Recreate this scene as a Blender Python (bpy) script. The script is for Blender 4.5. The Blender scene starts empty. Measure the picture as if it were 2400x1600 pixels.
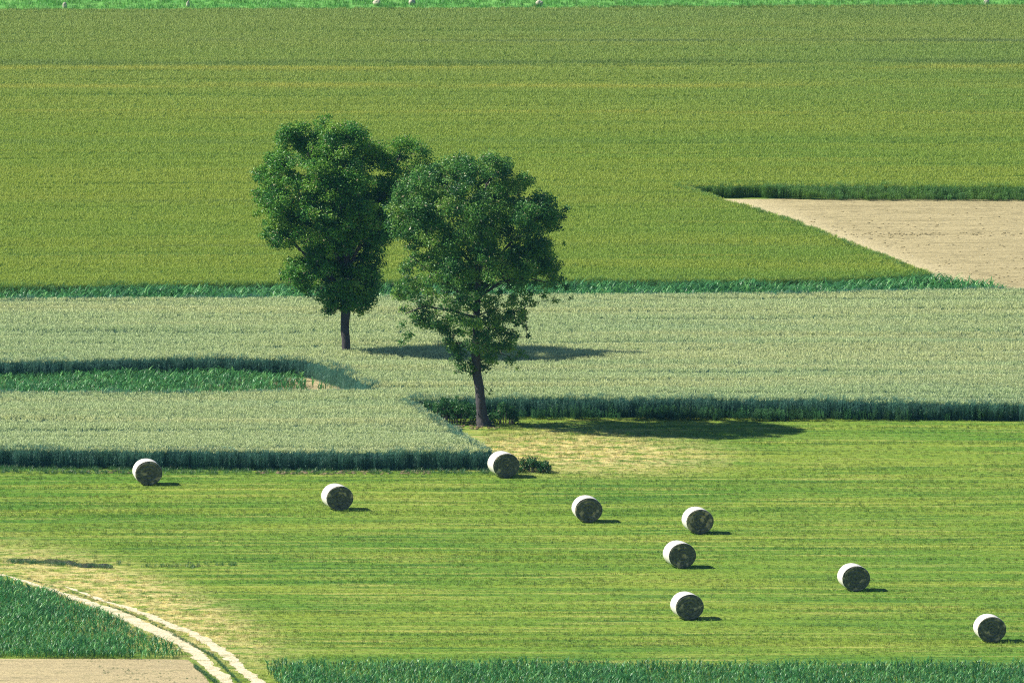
import bpy, bmesh, math, random
import numpy as np
from mathutils import Vector, Matrix, noise as mnoise

rng = np.random.default_rng(11)
random.seed(7)
C = bpy.context.scene.collection
R = math.radians

# ------------------------------------------------------------------ camera
FPX = 45400.0            # focal length in pixels of the 2400 px wide photograph
PITCH = R(6.8)
CAM = np.array([0.0, -1012.0, 1012.0 * math.tan(PITCH)])
cp, sp = math.cos(PITCH), math.sin(PITCH)

def at(x, y, z=0.0):
    """where the sight line of photo pixel (x, y) meets the level z"""
    a = (x - 1200) / FPX; b = (800 - y) / FPX
    d = np.array([a, cp + b * sp, -sp + b * cp])
    t = (z - CAM[2]) / d[2]
    p = CAM + d * t
    return float(p[0]), float(p[1])

def pxm(y, z=0):
    X, Y = at(1200, y, z)
    return FPX / math.hypot(Y - CAM[1], CAM[2] - z)

def at_plane(x, y, Y):
    """point at ground distance Y seen at pixel (x, y)"""
    a = (x - 1200) / FPX; b = (800 - y) / FPX
    d = np.array([a, cp + b * sp, -sp + b * cp])
    t = (Y - CAM[1]) / d[1]
    p = CAM + d * t
    return Vector((float(p[0]), float(Y), float(p[2])))

cam_d = bpy.data.cameras.new('camera')
cam = bpy.data.objects.new('camera', cam_d); C.objects.link(cam)
cam.location = CAM; cam.rotation_euler = (R(90) - PITCH, 0, 0)
cam_d.sensor_width = 36; cam_d.lens = FPX / 2400 * 36
cam_d.clip_start = 1; cam_d.clip_end = 20000
bpy.context.scene.camera = cam

# ------------------------------------------------------------------ light
SUN_EL, SUN_AZ = R(42.5), R(7)
to_sun = Vector((-math.cos(SUN_AZ) * math.cos(SUN_EL), math.sin(SUN_AZ) * math.cos(SUN_EL), math.sin(SUN_EL)))
sd = bpy.data.lights.new('sun', 'SUN'); sd.energy = 5.0; sd.angle = R(0.5); sd.color = (1.0, 0.95, 0.84)
so = bpy.data.objects.new('sun', sd); C.objects.link(so)
so.rotation_euler = to_sun.to_track_quat('Z', 'Y').to_euler()
so.location = (-60, 0, 60)
w = bpy.data.worlds.new('World'); bpy.context.scene.world = w; w.use_nodes = True
wn = w.node_tree; wn.nodes.clear()
sky = wn.nodes.new('ShaderNodeTexSky'); sky.sky_type = 'NISHITA'; sky.sun_disc = False
sky.sun_elevation = SUN_EL
sky.sun_rotation = math.atan2(to_sun.x, to_sun.y)
sky.altitude = 300; sky.ozone_density = 6.0; sky.dust_density = 0.3; sky.air_density = 1.0
bg = wn.nodes.new('ShaderNodeBackground'); bg.inputs[1].default_value = 0.06
wo = wn.nodes.new('ShaderNodeOutputWorld')
wn.links.new(sky.outputs[0], bg.inputs[0]); wn.links.new(bg.outputs[0], wo.inputs[0])
vs = bpy.context.scene.view_settings
vs.view_transform = 'Standard'; vs.look = 'None'; vs.gamma = 1; vs.exposure = 0.85
cy = bpy.context.scene.cycles
cy.max_bounces = 6; cy.diffuse_bounces = 3; cy.glossy_bounces = 2; cy.transmission_bounces = 4
cy.transparent_max_bounces = 4
cy.use_denoising = False; cy.pixel_filter_type = 'BLACKMAN_HARRIS'; cy.filter_width = 1.1

# ------------------------------------------------------------------ materials
class NT:
    def __init__(s, name):
        s.m = bpy.data.materials.new(name); s.m.use_nodes = True
        s.t = s.m.node_tree; s.t.nodes.clear()
        s.out = s.t.nodes.new('ShaderNodeOutputMaterial')
    def n(s, k, **kw):
        o = s.t.nodes.new('ShaderNode' + k)
        for a, v in kw.items(): setattr(o, a, v)
        return o
    def l(s, a, b): s.t.links.new(a, b)
    def pos(s):
        if not hasattr(s, '_p'): s._p = s.n('NewGeometry').outputs['Position']
        return s._p
    def noise(s, scale, detail=3, rough=0.55, off=(0, 0, 0)):
        mp = s.n('Mapping'); mp.inputs['Scale'].default_value = scale; mp.inputs['Location'].default_value = off
        s.l(s.pos(), mp.inputs['Vector'])
        t = s.n('TexNoise'); t.inputs['Scale'].default_value = 1.0
        t.inputs['Detail'].default_value = detail; t.inputs['Roughness'].default_value = rough
        s.l(mp.outputs[0], t.inputs['Vector'])
        return t.outputs['Fac']
    def ramp(s, v, a, b, lo=0.0, hi=1.0):
        r = s.n('MapRange'); r.interpolation_type = 'SMOOTHSTEP'
        for k, q in zip((1, 2, 3, 4), (a, b, lo, hi)): r.inputs[k].default_value = q
        if isinstance(v, (int, float)): r.inputs[0].default_value = v
        else: s.l(v, r.inputs[0])
        return r.outputs[0]
    def math(s, op, a, b=0.0, c=0.0):
        r = s.n('Math', operation=op)
        for i, v in enumerate((a, b, c)):
            if isinstance(v, (int, float)): r.inputs[i].default_value = v
            else: s.l(v, r.inputs[i])
        return r.outputs[0]
    def mix(s, f, a, b, mode='MIX'):
        r = s.n('Mix', data_type='RGBA', blend_type=mode)
        if isinstance(f, (int, float)): r.inputs[0].default_value = f
        else: s.l(f, r.inputs[0])
        for i, v in ((6, a), (7, b)):
            if isinstance(v, tuple): r.inputs[i].default_value = (*v, 1)
            else: s.l(v, r.inputs[i])
        return r.outputs[2]
    def rnd(s): return s.n('ObjectInfo').outputs['Random']
    def xyz(s):
        if not hasattr(s, '_x'):
            q = s.n('SeparateXYZ'); s.l(s.pos(), q.inputs[0]); s._x = q.outputs
        return s._x
    def blob(s, cx, cy_, rx, ry, rot=0.0, soft=0.5):
        """1 inside an ellipse on the ground, 0 outside, soft edge"""
        x, y = s.xyz()[0], s.xyz()[1]
        dx = s.math('SUBTRACT', x, cx); dy = s.math('SUBTRACT', y, cy_)
        c, n_ = math.cos(rot), math.sin(rot)
        u = s.math('DIVIDE', s.math('ADD', s.math('MULTIPLY', dx, c), s.math('MULTIPLY', dy, n_)), rx)
        v = s.math('DIVIDE', s.math('SUBTRACT', s.math('MULTIPLY', dy, c), s.math('MULTIPLY', dx, n_)), ry)
        d = s.math('SQRT', s.math('ADD', s.math('MULTIPLY', u, u), s.math('MULTIPLY', v, v)))
        return s.ramp(d, 1 - soft, 1 + soft, 1, 0)
    def gain(s, col, v, lo, hi):
        """multiply a colour by lo..hi as v goes 0..1"""
        r = s.n('MapRange'); r.inputs[3].default_value = lo; r.inputs[4].default_value = hi; s.l(v, r.inputs[0])
        h = s.n('HueSaturation'); s.l(r.outputs[0], h.inputs['Value']); s.l(col, h.inputs['Color'])
        return h.outputs[0]
    def plant(s, col, trans=0.35, rough=0.5, spec=0.3):
        p = s.n('BsdfPrincipled'); p.inputs['Roughness'].default_value = rough
        p.inputs['Specular IOR Level'].default_value = spec
        t = s.n('BsdfTranslucent'); mx = s.n('MixShader'); mx.inputs[0].default_value = trans
        s.l(col, p.inputs['Base Color'])
        s.l(col, t.inputs['Color'])
        s.l(p.outputs[0], mx.inputs[1]); s.l(t.outputs[0], mx.inputs[2]); s.l(mx.outputs[0], s.out.inputs[0])
        return s.m
    def solid(s, col, rough=0.8, spec=0.2, bump=None, dist=0.02):
        p = s.n('BsdfPrincipled'); p.inputs['Roughness'].default_value = rough
        p.inputs['Specular IOR Level'].default_value = spec
        if isinstance(col, tuple): p.inputs['Base Color'].default_value = (*col, 1)
        else: s.l(col, p.inputs['Base Color'])
        if bump is not None:
            b = s.n('Bump'); b.inputs['Distance'].default_value = dist; s.l(bump, b.inputs['Height'])
            s.l(b.outputs[0], p.inputs['Normal'])
        s.l(p.outputs[0], s.out.inputs[0])
        return s.m

P = {}   # positions of the dry patches, from the photo
pa = at(1400, 1050); pb = at(300, 1420)

def meadow_col(s):
    st = s.noise((0.035, 0.40, 1), 4, 0.6)
    st2 = s.noise((0.09, 1.5, 1), 4, 0.65, (3, 7, 0))
    fine = s.noise((3.0, 4.0, 4), 3, 0.7)
    big = s.noise((0.06, 0.05, 1), 3, 0.5, (9, 2, 0))
    c = s.mix(s.ramp(big, 0.35, 0.68), MEADOW[0], MEADOW[1])
    c = s.mix(s.ramp(st, 0.42, 0.66), c, MEADOW[2])
    c = s.mix(s.math('MULTIPLY', s.ramp(st2, 0.5, 0.72), 0.75), c, MEADOW[3])
    c = s.mix(s.math('MULTIPLY', s.ramp(st2, 0.48, 0.32), 0.85), c, MEADOW[4])
    dry = s.math('MAXIMUM', s.blob(pa[0] - 1.0, pa[1] - 1.5, 6.2, 8.5, 0.35, 0.6),
                 s.blob(pb[0] - 0.3, pb[1] + 1.0, 4.2, 21, 0.28, 0.5))
    dn = s.noise((0.9, 1.1, 1), 4, 0.7, (1, 5, 0))
    d = s.math('MULTIPLY', dry, s.ramp(dn, 0.37, 0.59))
    c = s.mix(s.math('MULTIPLY', d, .86), c, MEADOW[5])
    c = s.gain(c, fine, 0.35, 1.65)
    return c
MEADOW = [(.125, .26, .028), (.19, .305, .035), (.26, .345, .045), (.50, .47, .13), (.06, .17, .03), (.74, .60, .26)]

def barley_col(s):
    st = s.noise((0.012, 0.16, 1), 4, 0.6)
    st2 = s.noise((0.035, 1.3, 1), 4, 0.6, (5, 1, 0))
    big = s.noise((0.02, 0.02, 1), 3, 0.5, (2, 8, 0))
    y = s.xyz()[1]
    c = s.mix(s.ramp(big, 0.35, 0.65), BARLEY[0], BARLEY[1])
    c = s.mix(s.math('MULTIPLY', s.ramp(st, 0.42, 0.62), 0.7), c, BARLEY[2])
    c = s.mix(s.math('MULTIPLY', s.ramp(st2, 0.55, 0.75), 0.6), c, BARLEY[3])
    c = s.mix(s.math('MULTIPLY', s.ramp(st2, 0.42, 0.28), 0.5), c, BARLEY[4])
    c = s.mix(s.math('MULTIPLY', s.ramp(y, 80, 185), 0.6), c, BARLEY[5])
    wob = s.math('MULTIPLY', s.noise((.05, .05, 1), 2, .5, (7, 7, 0)), 3.0)
    brk = s.noise((.12, .3, 1), 3, .6, (1, 1, 3))
    for py_, wid, cc in ((157, 2.2, BARLEY[3]), (145, 2.4, (.17, .26, .07)), (200, 2.5, BARLEY[3]), (330, 1.6, (.24, .34, .07)), (395, 1.6, BARLEY[2]), (262, .9, BARLEY[3]), (470, .6, (.20, .29, .07)), (575, .6, (.20, .29, .07)), (600, .5, BARLEY[3]), (95, 1.2, (.17, .25, .10))):
        dd = s.math('ABSOLUTE', s.math('SUBTRACT', s.math('ADD', y, wob), at(0, py_, .7)[1] + 1.5))
        c = s.mix(s.math('MULTIPLY', s.ramp(dd, 0, wid, .8, 0), s.ramp(brk, .35, .6)), c, cc)
    return c
BARLEY = [(.245, .375, .055), (.295, .40, .055), (.35, .425, .06), (.46, .47, .085), (.16, .28, .065), (.29, .37, .13)]

def wheat_col(s):
    st = s.noise((0.02, 0.25, 1), 4, 0.6)
    st2 = s.noise((0.06, 1.6, 1), 4, 0.6, (5, 1, 0))
    big = s.noise((0.05, 0.05, 1), 3, 0.5, (4, 3, 0))
    c = s.mix(s.ramp(big, 0.35, 0.65), WHEAT[0], WHEAT[1])
    c = s.mix(s.math('MULTIPLY', s.ramp(st, 0.45, 0.62), 0.8), c, WHEAT[2])
    c = s.mix(s.math('MULTIPLY', s.ramp(st2, 0.45, 0.28), 0.5), c, WHEAT[3])
    return c
WHEAT = [(.49, .59, .29), (.54, .62, .30), (.61, .64, .31), (.37, .51, .31)]

def M_meadow_sheet():
    s = NT('meadow turf'); c = meadow_col(s)
    return s.solid(s.gain(c, s.noise((9, 12, 9), 3, 0.7), 0.5, 1.1), 0.9, 0.1, s.noise((6, 8, 6), 4, 0.7), 0.06)
def M_grass():
    s = NT('grass blades'); c = meadow_col(s)
    return s.plant(s.gain(c, s.math('POWER', s.rnd(), 1.5), 0.55, 1.75), 0.25, 0.5, 0.35)
def M_farm(name, f, lo=0.8, hi=1.22, k=1.0, trans=0.3, rough=.5, spec=.25):
    s = NT(name); c = f(s)
    return s.plant(s.gain(c, s.rnd(), lo * k, hi * k), trans, rough, spec)
def M_leafy(name, a, b, c3=None, trans=0.3, rough=0.35, spec=0.5):
    s = NT(name)
    c = s.mix(s.ramp(s.noise((0.5, 0.5, 0.5), 3, 0.6), 0.35, 0.65), a, b)
    if c3: c = s.mix(s.ramp(s.rnd(), 0.8, 1.0), c, c3)
    return s.plant(s.gain(c, s.rnd(), 0.65, 1.4), trans, rough, spec)

# ------------------------------------------------------------------ mesh helpers
def tag(o, label=None, cat=None, group=None, kind=None):
    if label: o['label'] = label
    if cat: o['category'] = cat
    if group: o['group'] = group
    if kind: o['kind'] = kind
    return o

class MB:
    """collects faces for one mesh"""
    def __init__(s): s.v = []; s.f = []; s.mi = []
    def add(s, vs_, fs, mi=0):
        o = len(s.v); s.v += [tuple(q) for q in vs_]
        for f in fs: s.f.append(tuple(i + o for i in f)); s.mi.append(mi)
    def blade(s, base, ang, lean, length, width, bend, seg=3, mi=0, tipw=0.15):
        """a strip that starts at base, leans out and bends over"""
        p = Vector(base); side = Vector((-math.sin(ang), math.cos(ang), 0))
        vv = []; th = lean
        for i in range(seg + 1):
            t = i / seg
            wd = width * (1 - (1 - tipw) * t ** 1.6) * (0.6 + 0.4 * min(1, t * 3)) * 0.5
            vv += [p - side * wd, p + side * wd]
            d = Vector((math.cos(ang) * math.sin(th), math.sin(ang) * math.sin(th), math.cos(th)))
            p = p + d * (length / seg); th += bend / seg
        s.add(vv, [(2 * i, 2 * i + 1, 2 * i + 3, 2 * i + 2) for i in range(seg)], mi)
    def tube(s, pts, rad, n=7, mi=0, cap=True, wob=0.0):
        pts = [Vector(q) for q in pts]; vv = []
        for i, p in enumerate(pts):
            d = (pts[min(i + 1, len(pts) - 1)] - pts[max(i - 1, 0)]).normalized()
            a = d.orthogonal().normalized() if abs(d.z) < 0.9 else d.cross(Vector((0, 1, 0))).normalized()
            b = d.cross(a).normalized()
            for k in range(n):
                t = 2 * math.pi * k / n
                r = rad[i] * (1 + wob * math.sin(3 * t + i) + wob * random.uniform(-1, 1))
                vv.append(p + (a * math.cos(t) + b * math.sin(t)) * r)
        fs = [(i * n + k, i * n + (k + 1) % n, (i + 1) * n + (k + 1) % n, (i + 1) * n + k)
              for i in range(len(pts) - 1) for k in range(n)]
        if cap: fs += [tuple(range(n))[::-1], tuple((len(pts) - 1) * n + k for k in range(n))]
        s.add(vv, fs, mi)
    def mesh(s, name, mats, smooth=False):
        me = bpy.data.meshes.new(name); me.from_pydata(s.v, [], s.f)
        for m in mats: me.materials.append(m)
        me.polygons.foreach_set('material_index', s.mi)
        if smooth: me.polygons.foreach_set('use_smooth', [True] * len(s.f))
        me.update(); return me
    def obj(s, name, mats, parent=None, smooth=False, link=True):
        o = bpy.data.objects.new(name, s.mesh(name, mats, smooth))
        if link: C.objects.link(o)
        if parent: o.parent = parent
        return o

def vnoise(x, y, seed=0):
    """smooth value noise 0..1, vectorised"""
    xi = np.floor(x).astype(np.int64); yi = np.floor(y).astype(np.int64)
    fx = x - xi; fy = y - yi
    fx = fx * fx * (3 - 2 * fx); fy = fy * fy * (3 - 2 * fy)
    def h(a, b):
        n_ = (a * 374761393 + b * 668265263 + seed * 974711) & 0x7fffffff
        n_ = ((n_ ^ (n_ >> 13)) * 1274126177) & 0x7fffffff
        return ((n_ ^ (n_ >> 16)) & 0xffff) / 65535.0
    return (h(xi, yi) * (1 - fx) + h(xi + 1, yi) * fx) * (1 - fy) + (h(xi, yi + 1) * (1 - fx) + h(xi + 1, yi + 1) * fx) * fy

def inside(px, py, poly):
    r = np.zeros(px.shape, bool); n = len(poly)
    for i in range(n):
        x0, y0 = poly[i]; x1, y1 = poly[(i + 1) % n]
        if y0 == y1: continue
        c = ((y0 > py) != (y1 > py)) & (px < (x1 - x0) * (py - y0) / (y1 - y0) + x0)
        r ^= c
    return r

def area(poly): return sum(a[0] * b[1] - b[0] * a[1] for a, b in zip(poly, poly[1:] + poly[:1])) / 2

def wobble(poly, step=1.2, amp=0.12, seed=1):
    """subdivide long edges and shake them a little, as a drilled or mown edge is never a ruled line"""
    out = []
    for i, a in enumerate(poly):
        b = poly[(i + 1) % len(poly)]
        L = math.hypot(b[0] - a[0], b[1] - a[1]); k = max(1, int(min(L, 150) / step))
        nx, ny = (-(b[1] - a[1]) / (L + 1e-9), (b[0] - a[0]) / (L + 1e-9))
        for j in range(k):
            t = j / k
            x, y = a[0] + (b[0] - a[0]) * t, a[1] + (b[1] - a[1]) * t
            d = (mnoise.noise(Vector((x * .35, y * .35, seed))) * 2 + mnoise.noise(Vector((x * 1.3, y * 1.3, seed + 9)))) * amp
            out.append((x + nx * d, y + ny * d))
    return out

def fill(poly, z, name='m'):
    """flat triangulated polygon as (verts, faces)"""
    bm = bmesh.new(); f = bm.faces.new([bm.verts.new((x, y, z)) for x, y in poly])
    bmesh.ops.triangulate(bm, faces=[f]); bm.verts.index_update()
    r = ([tuple(v.co) for v in bm.verts], [tuple(v.index for v in g.verts) for g in bm.faces]); bm.free()
    return r

def sheet(name, poly, z, mat, label, cat='ground'):
    vv, ff = fill(poly, z)
    m = MB(); m.add(vv, ff)
    o = m.obj(name, [mat]); 
    if o.data.polygons[0].normal.z < 0: o.data.flip_normals()
    return tag(o, label, cat, kind='structure')

def scatter(name, mass, pts, rotz, scl, tilt, protos, mats, label, cat, which=None):
    """one object: an optional solid mass plus many small plants stood on it (geometry nodes)"""
    n0 = len(mass.v) if mass else 0
    me = bpy.data.meshes.new(name)
    v = np.array(mass.v, float).reshape(-1, 3) if mass else np.zeros((0, 3))
    allv = np.vstack([v, pts])
    me.from_pydata(allv.tolist(), [], mass.f if mass else [])
    for m in mats: me.materials.append(m)
    if mass: me.polygons.foreach_set('material_index', mass.mi)
    n = len(allv)
    def att(nm, typ, dom, key, arr):
        a = me.attributes.new(nm, typ, dom); a.data.foreach_set(key, arr)
    sel = np.zeros(n, bool); sel[n0:] = True; att('sel', 'BOOLEAN', 'POINT', 'value', sel)
    rr = np.zeros((n, 3), np.float32); rr[n0:, 2] = rotz; rr[n0:, 0] = tilt[:, 0]; rr[n0:, 1] = tilt[:, 1]
    att('rot', 'FLOAT_VECTOR', 'POINT', 'vector', rr.ravel())
    ss = np.zeros((n, 3), np.float32); ss[n0:] = scl; att('scl', 'FLOAT_VECTOR', 'POINT', 'vector', ss.ravel())
    ix = np.zeros(n, np.int32); ix[n0:] = rng.integers(0, len(protos), n - n0) if which is None else which; att('idx', 'INT', 'POINT', 'value', ix)
    me.update()
    o = bpy.data.objects.new(name, me); C.objects.link(o)
    coll = bpy.data.collections.new(name + '_kinds')
    for i_, p in enumerate(protos):
        p.name = 'kind_%02d_%s' % (i_, p.name.split('.')[0]); coll.objects.link(p)
    g = bpy.data.node_groups.new(name, 'GeometryNodeTree')
    g.interface.new_socket('Geometry', in_out='INPUT', socket_type='NodeSocketGeometry')
    g.interface.new_socket('Geometry', in_out='OUTPUT', socket_type='NodeSocketGeometry')
    N = g.nodes.new; L = g.links.new
    gi = N('NodeGroupInput'); go = N('NodeGroupOutput')
    ci = N('GeometryNodeCollectionInfo'); ci.inputs['Collection'].default_value = coll
    ci.inputs['Separate Children'].default_value = True; ci.inputs['Reset Children'].default_value = True
    ip = N('GeometryNodeInstanceOnPoints'); ip.inputs['Pick Instance'].default_value = True
    def na(nm, dt):
        a = N('GeometryNodeInputNamedAttribute'); a.data_type = dt; a.inputs['Name'].default_value = nm
        return [q for q in a.outputs if q.enabled and q.name == 'Attribute'][0]
    e2r = N('FunctionNodeEulerToRotation')
    L(na('rot', 'FLOAT_VECTOR'), e2r.inputs[0])
    L(gi.outputs[0], ip.inputs['Points']); L(ci.outputs[0], ip.inputs['Instance'])
    L(na('sel', 'BOOLEAN'), ip.inputs['Selection']); L(na('idx', 'INT'), ip.inputs['Instance Index'])
    L(e2r.outputs[0], ip.inputs['Rotation']); L(na('scl', 'FLOAT_VECTOR'), ip.inputs['Scale'])
    if mass:
        j = N('GeometryNodeJoinGeometry'); L(gi.outputs[0], j.inputs[0]); L(ip.outputs[0], j.inputs[0])
        L(j.outputs[0], go.inputs[0])
    else:
        L(ip.outputs[0], go.inputs[0])
    md = o.modifiers.new('plants', 'NODES'); md.node_group = g
    return tag(o, label, cat, kind='stuff')

def strew(poly, dens, xlim=(-32, 32), z=0.0, keep=None):
    """random points in a polygon"""
    xs = [p[0] for p in poly]; ys = [p[1] for p in poly]
    x0, x1 = max(min(xs), xlim[0]), min(max(xs), xlim[1]); y0, y1 = min(ys), max(ys)
    st = 1 / math.sqrt(dens)
    gx, gy = np.meshgrid(np.arange(x0, x1, st), np.arange(y0, y1, st))
    x = gx.ravel() + rng.uniform(-.75, .75, gx.size) * st; y = gy.ravel() + rng.uniform(-.75, .75, gx.size) * st
    ok = inside(x, y, poly)
    if keep is not None: ok &= keep(x, y)
    x, y = x[ok], y[ok]
    return np.column_stack([x, y, np.full(len(x), z)])

def edge_pts(poly, step, depth, xlim=(-32, 32), facing=None):
    """points just inside the outline, for the ragged standing edge of a crop"""
    s = 1 if area(poly) > 0 else -1
    out = []; dd = []
    for a, b in zip(poly, poly[1:] + poly[:1]):
        if max(a[0], b[0]) < xlim[0] or min(a[0], b[0]) > xlim[1]: continue
        L = math.hypot(b[0] - a[0], b[1] - a[1])
        if L < 1e-6: continue
        nx, ny = -(b[1] - a[1]) / L * s, (b[0] - a[0]) / L * s      # inward
        n = int(L / step) + 1
        t = rng.random(n); d = rng.random(n) * (depth + .22) - 0.22; dd.append(d)
        out.append(np.column_stack([a[0] + (b[0] - a[0]) * t + nx * d, a[1] + (b[1] - a[1]) * t + ny * d, np.zeros(n)]))
    p = np.vstack(out); dd = np.concatenate(dd); k = (p[:, 0] > xlim[0]) & (p[:, 0] < xlim[1])
    return p[k], dd[k]

def mass_of(poly, h, inset=0.22, mi=0):
    """the dense stand of stalks under the tips: a bank with a closed top and ragged-looking sides"""
    s = 1 if area(poly) > 0 else -1
    n = len(poly); q = []
    for i in range(n):
        a, b, c = poly[i - 1], poly[i], poly[(i + 1) % n]
        L1 = math.hypot(b[0] - a[0], b[1] - a[1]) + 1e-9; L2 = math.hypot(c[0] - b[0], c[1] - b[1]) + 1e-9
        nx = (-(b[1] - a[1]) / L1 - (c[1] - b[1]) / L2) * s; ny = ((b[0] - a[0]) / L1 + (c[0] - b[0]) / L2) * s
        l = math.hypot(nx, ny) + 1e-9
        q.append((b[0] + nx / l * inset, b[1] + ny / l * inset))
    vv, ff = fill(q, h)
    m = MB(); m.add(vv, ff, mi)
    k = len(q)
    m.add([(x, y, 0) for x, y in q] + [(x, y, h) for x, y in q],
          [(i, (i + 1) % k, (i + 1) % k + k, i + k) for i in range(k)], mi)
    return m

def crop(name, poly, h, dens, protos, eprotos, mats, label, cat, mass_h, edge=0.05, xlim=(-32, 32), hvar=0.12, band=None, inset=.22):
    m = mass_of(poly, mass_h * h, inset)
    p = strew(poly, dens, xlim)
    e, ed = edge_pts(poly, edge, 0.5, xlim)
    bp = np.zeros((0, 3)); bd = np.zeros(0)
    if band:      # shorter, thinner plants trailing off in front of an edge
        (x0, y0_), (x1, y1_), bw = band; nb = int(abs(x1 - x0) * bw * 30)
        t = rng.random(nb); bd = rng.random(nb) ** 1.2 * bw
        bp = np.column_stack([x0 + (x1 - x0) * t, y0_ + (y1_ - y0_) * t - bd, np.zeros(nb)])
        tap = np.clip((bp[:, 0] - x0) / 4.0, 0.02, 1); bp[:, 1] += bd * (1 - tap); bd = bd * tap
        k_ = (bp[:, 0] < xlim[1]); bp, bd = bp[k_], bd[k_]
    p = np.vstack([p, bp, e])
    n = len(p)
    und = (vnoise(p[:, 0] * .12, p[:, 1] * .5, 3) - .5) * 2 * hvar + (vnoise(p[:, 0] * .9, p[:, 1] * 1.5, 5) - .5) * .5 * hvar
    fur = vnoise(p[:, 0] * .03 + 50, p[:, 1] * 1.1, 13) * .5 + vnoise(p[:, 0] * .09, p[:, 1] * 2.3, 14) * .5
    hz = (1 + und) * rng.uniform(.97, 1.04, n) * (1 - .11 * np.clip((fur - .62) / .15, 0, 1))
    ne = len(e); hz[-ne:] *= np.clip(.92 + ed * .6, .6, 1.03) * rng.uniform(.82, 1.06, ne) * (.86 + .2 * vnoise(e[:, 0] * .7, e[:, 1] * .7, 17) + .1 * vnoise(e[:, 0] * 3, e[:, 1] * 3, 18))
    if band: hz[len(p) - ne - len(bp):len(p) - ne] *= np.clip(1.0 - bd / band[2] * .62, .3, 1) * rng.uniform(.85, 1.1, len(bp))
    sc = np.column_stack([rng.uniform(.8, 1.1, n)] * 2 + [hz])
    return scatter(name, m, p, rng.uniform(0, 6.28, n), sc, rng.normal(0, .06, (n, 2)), protos + eprotos, mats, label, cat,
                   np.concatenate([rng.integers(0, len(protos), n - len(e) - len(bp)), np.full(len(bp) + len(e), 0) + rng.integers(len(protos), len(protos) + len(eprotos), len(bp) + len(e))]))

# ------------------------------------------------------------------ plant kinds (instanced)
def proto(name, fn, mats, n=3):
    out = []
    for i in range(n):
        m = MB(); fn(m); out.append(m.obj(name, mats, link=False))
    return out

def cereal(h, stems, rad, ear_len, ear_w, leafy, nod):
    def fn(m):
        for _ in range(stems):
            a = random.uniform(0, 6.28); r = rad * math.sqrt(random.random())
            b = (r * math.cos(a), r * math.sin(a), 0); ang = random.uniform(0, 6.28); hh = h * random.uniform(.89, 1.02)
            ln = random.uniform(0, .10)
            sh = hh - ear_len
            m.blade(b, ang, ln, sh, .007, .05, 1, 1, .8)
            top = Vector(b) + Vector((math.cos(ang) * math.sin(ln), math.sin(ang) * math.sin(ln), math.cos(ln))) * sh
            for k in (0, 1.57):
                m.blade(top, ang + k, ln + nod * random.uniform(.3, 1), ear_len, ear_w, .3, 1, 0, .5)
            for _k in range(leafy):
                z0 = random.uniform(.25, .85) * sh
                la = random.uniform(0, 6.28)
                m.blade((b[0], b[1], z0), la, random.uniform(.35, .8), random.uniform(.16, .27), .015, 1.2, 2, 1)
    return fn
def grass(h, n, rad, wid):
    def fn(m):
        for _ in range(n):
            a = random.uniform(0, 6.28); r = rad * math.sqrt(random.random())
            m.blade((r * math.cos(a), r * math.sin(a), -.01), random.uniform(0, 6.28), random.uniform(0, .6),
                    h * random.uniform(.5, 1.1), wid * random.uniform(.7, 1.3), random.uniform(.2, 1.0), 2)
    return fn
def maize(h):
    def fn(m):
        m.tube([(0, 0, -.02), (0.01, 0, h * .55)], [.018, .010], 5, 0)
        k = random.randint(7, 9); a = random.uniform(0, 6.28)
        for i in range(k):
            z = h * (.08 + .48 * i / k); a += math.pi + random.uniform(-.5, .5)
            L = h * random.uniform(.75, 1.05) * (1 - .25 * abs(i / k - .5))
            m.blade((0, 0, z), a, random.uniform(.25, .6), L, .048, random.uniform(1.0, 1.9), 5, 0, .1)
    return fn
def herb(h):
    """leafy weed: stems with pairs of leaves"""
    def fn(m):
        for _ in range(6):
            a = random.uniform(0, 6.28); r = .16 * math.sqrt(random.random()); hh = h * random.uniform(.6, 1.05)
            b = Vector((r * math.cos(a), r * math.sin(a), 0)); ln = random.uniform(0, .3)
            d = Vector((math.cos(a) * math.sin(ln), math.sin(a) * math.sin(ln), math.cos(ln)))
            m.blade(b, a, ln, hh, .012, 0, 1, 0, .6)
            for j in range(9):
                p = b + d * hh * (.15 + .85 * j / 9)
                for q in (0, math.pi):
                    m.blade(p, j * 1.6 + q, random.uniform(.9, 1.5), h * .14 * random.uniform(.7, 1.3), .05, .7, 2, 0, .1)
    return fn

m_wheat_ear = M_farm('wheat ear', wheat_col, .90, 1.1, 1.0, .25, .6, .2)
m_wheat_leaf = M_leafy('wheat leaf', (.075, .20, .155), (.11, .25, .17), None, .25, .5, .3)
m_barley_ear = M_farm('barley ear', barley_col, .95, 1.05, 1.0, .3, .6, .2)
m_barley_leaf = M_leafy('barley leaf', (.10, .24, .06), (.14, .28, .05), None, .25, .5, .3)
m_grass = M_grass()
m_maize = M_leafy('maize leaf', (.045, .19, .052), (.07, .245, .06), (.16, .35, .10), .3, .42, .4)
m_herb = M_leafy('weed leaf', (.04, .14, .045), (.07, .17, .05), None, .3, .4, .4)
def _stalks(name, c1, c2):
    s = NT(name)
    c = s.mix(s.noise((14, 14, 1.5), 3, .7), c1, c2)
    return s.solid(c, .9, .1, s.noise((25, 25, 2), 2, .6), .05)
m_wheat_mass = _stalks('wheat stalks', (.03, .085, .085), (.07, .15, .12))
m_barley_mass = _stalks('barley stalks', (.05, .13, .04), (.11, .20, .05))

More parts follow.
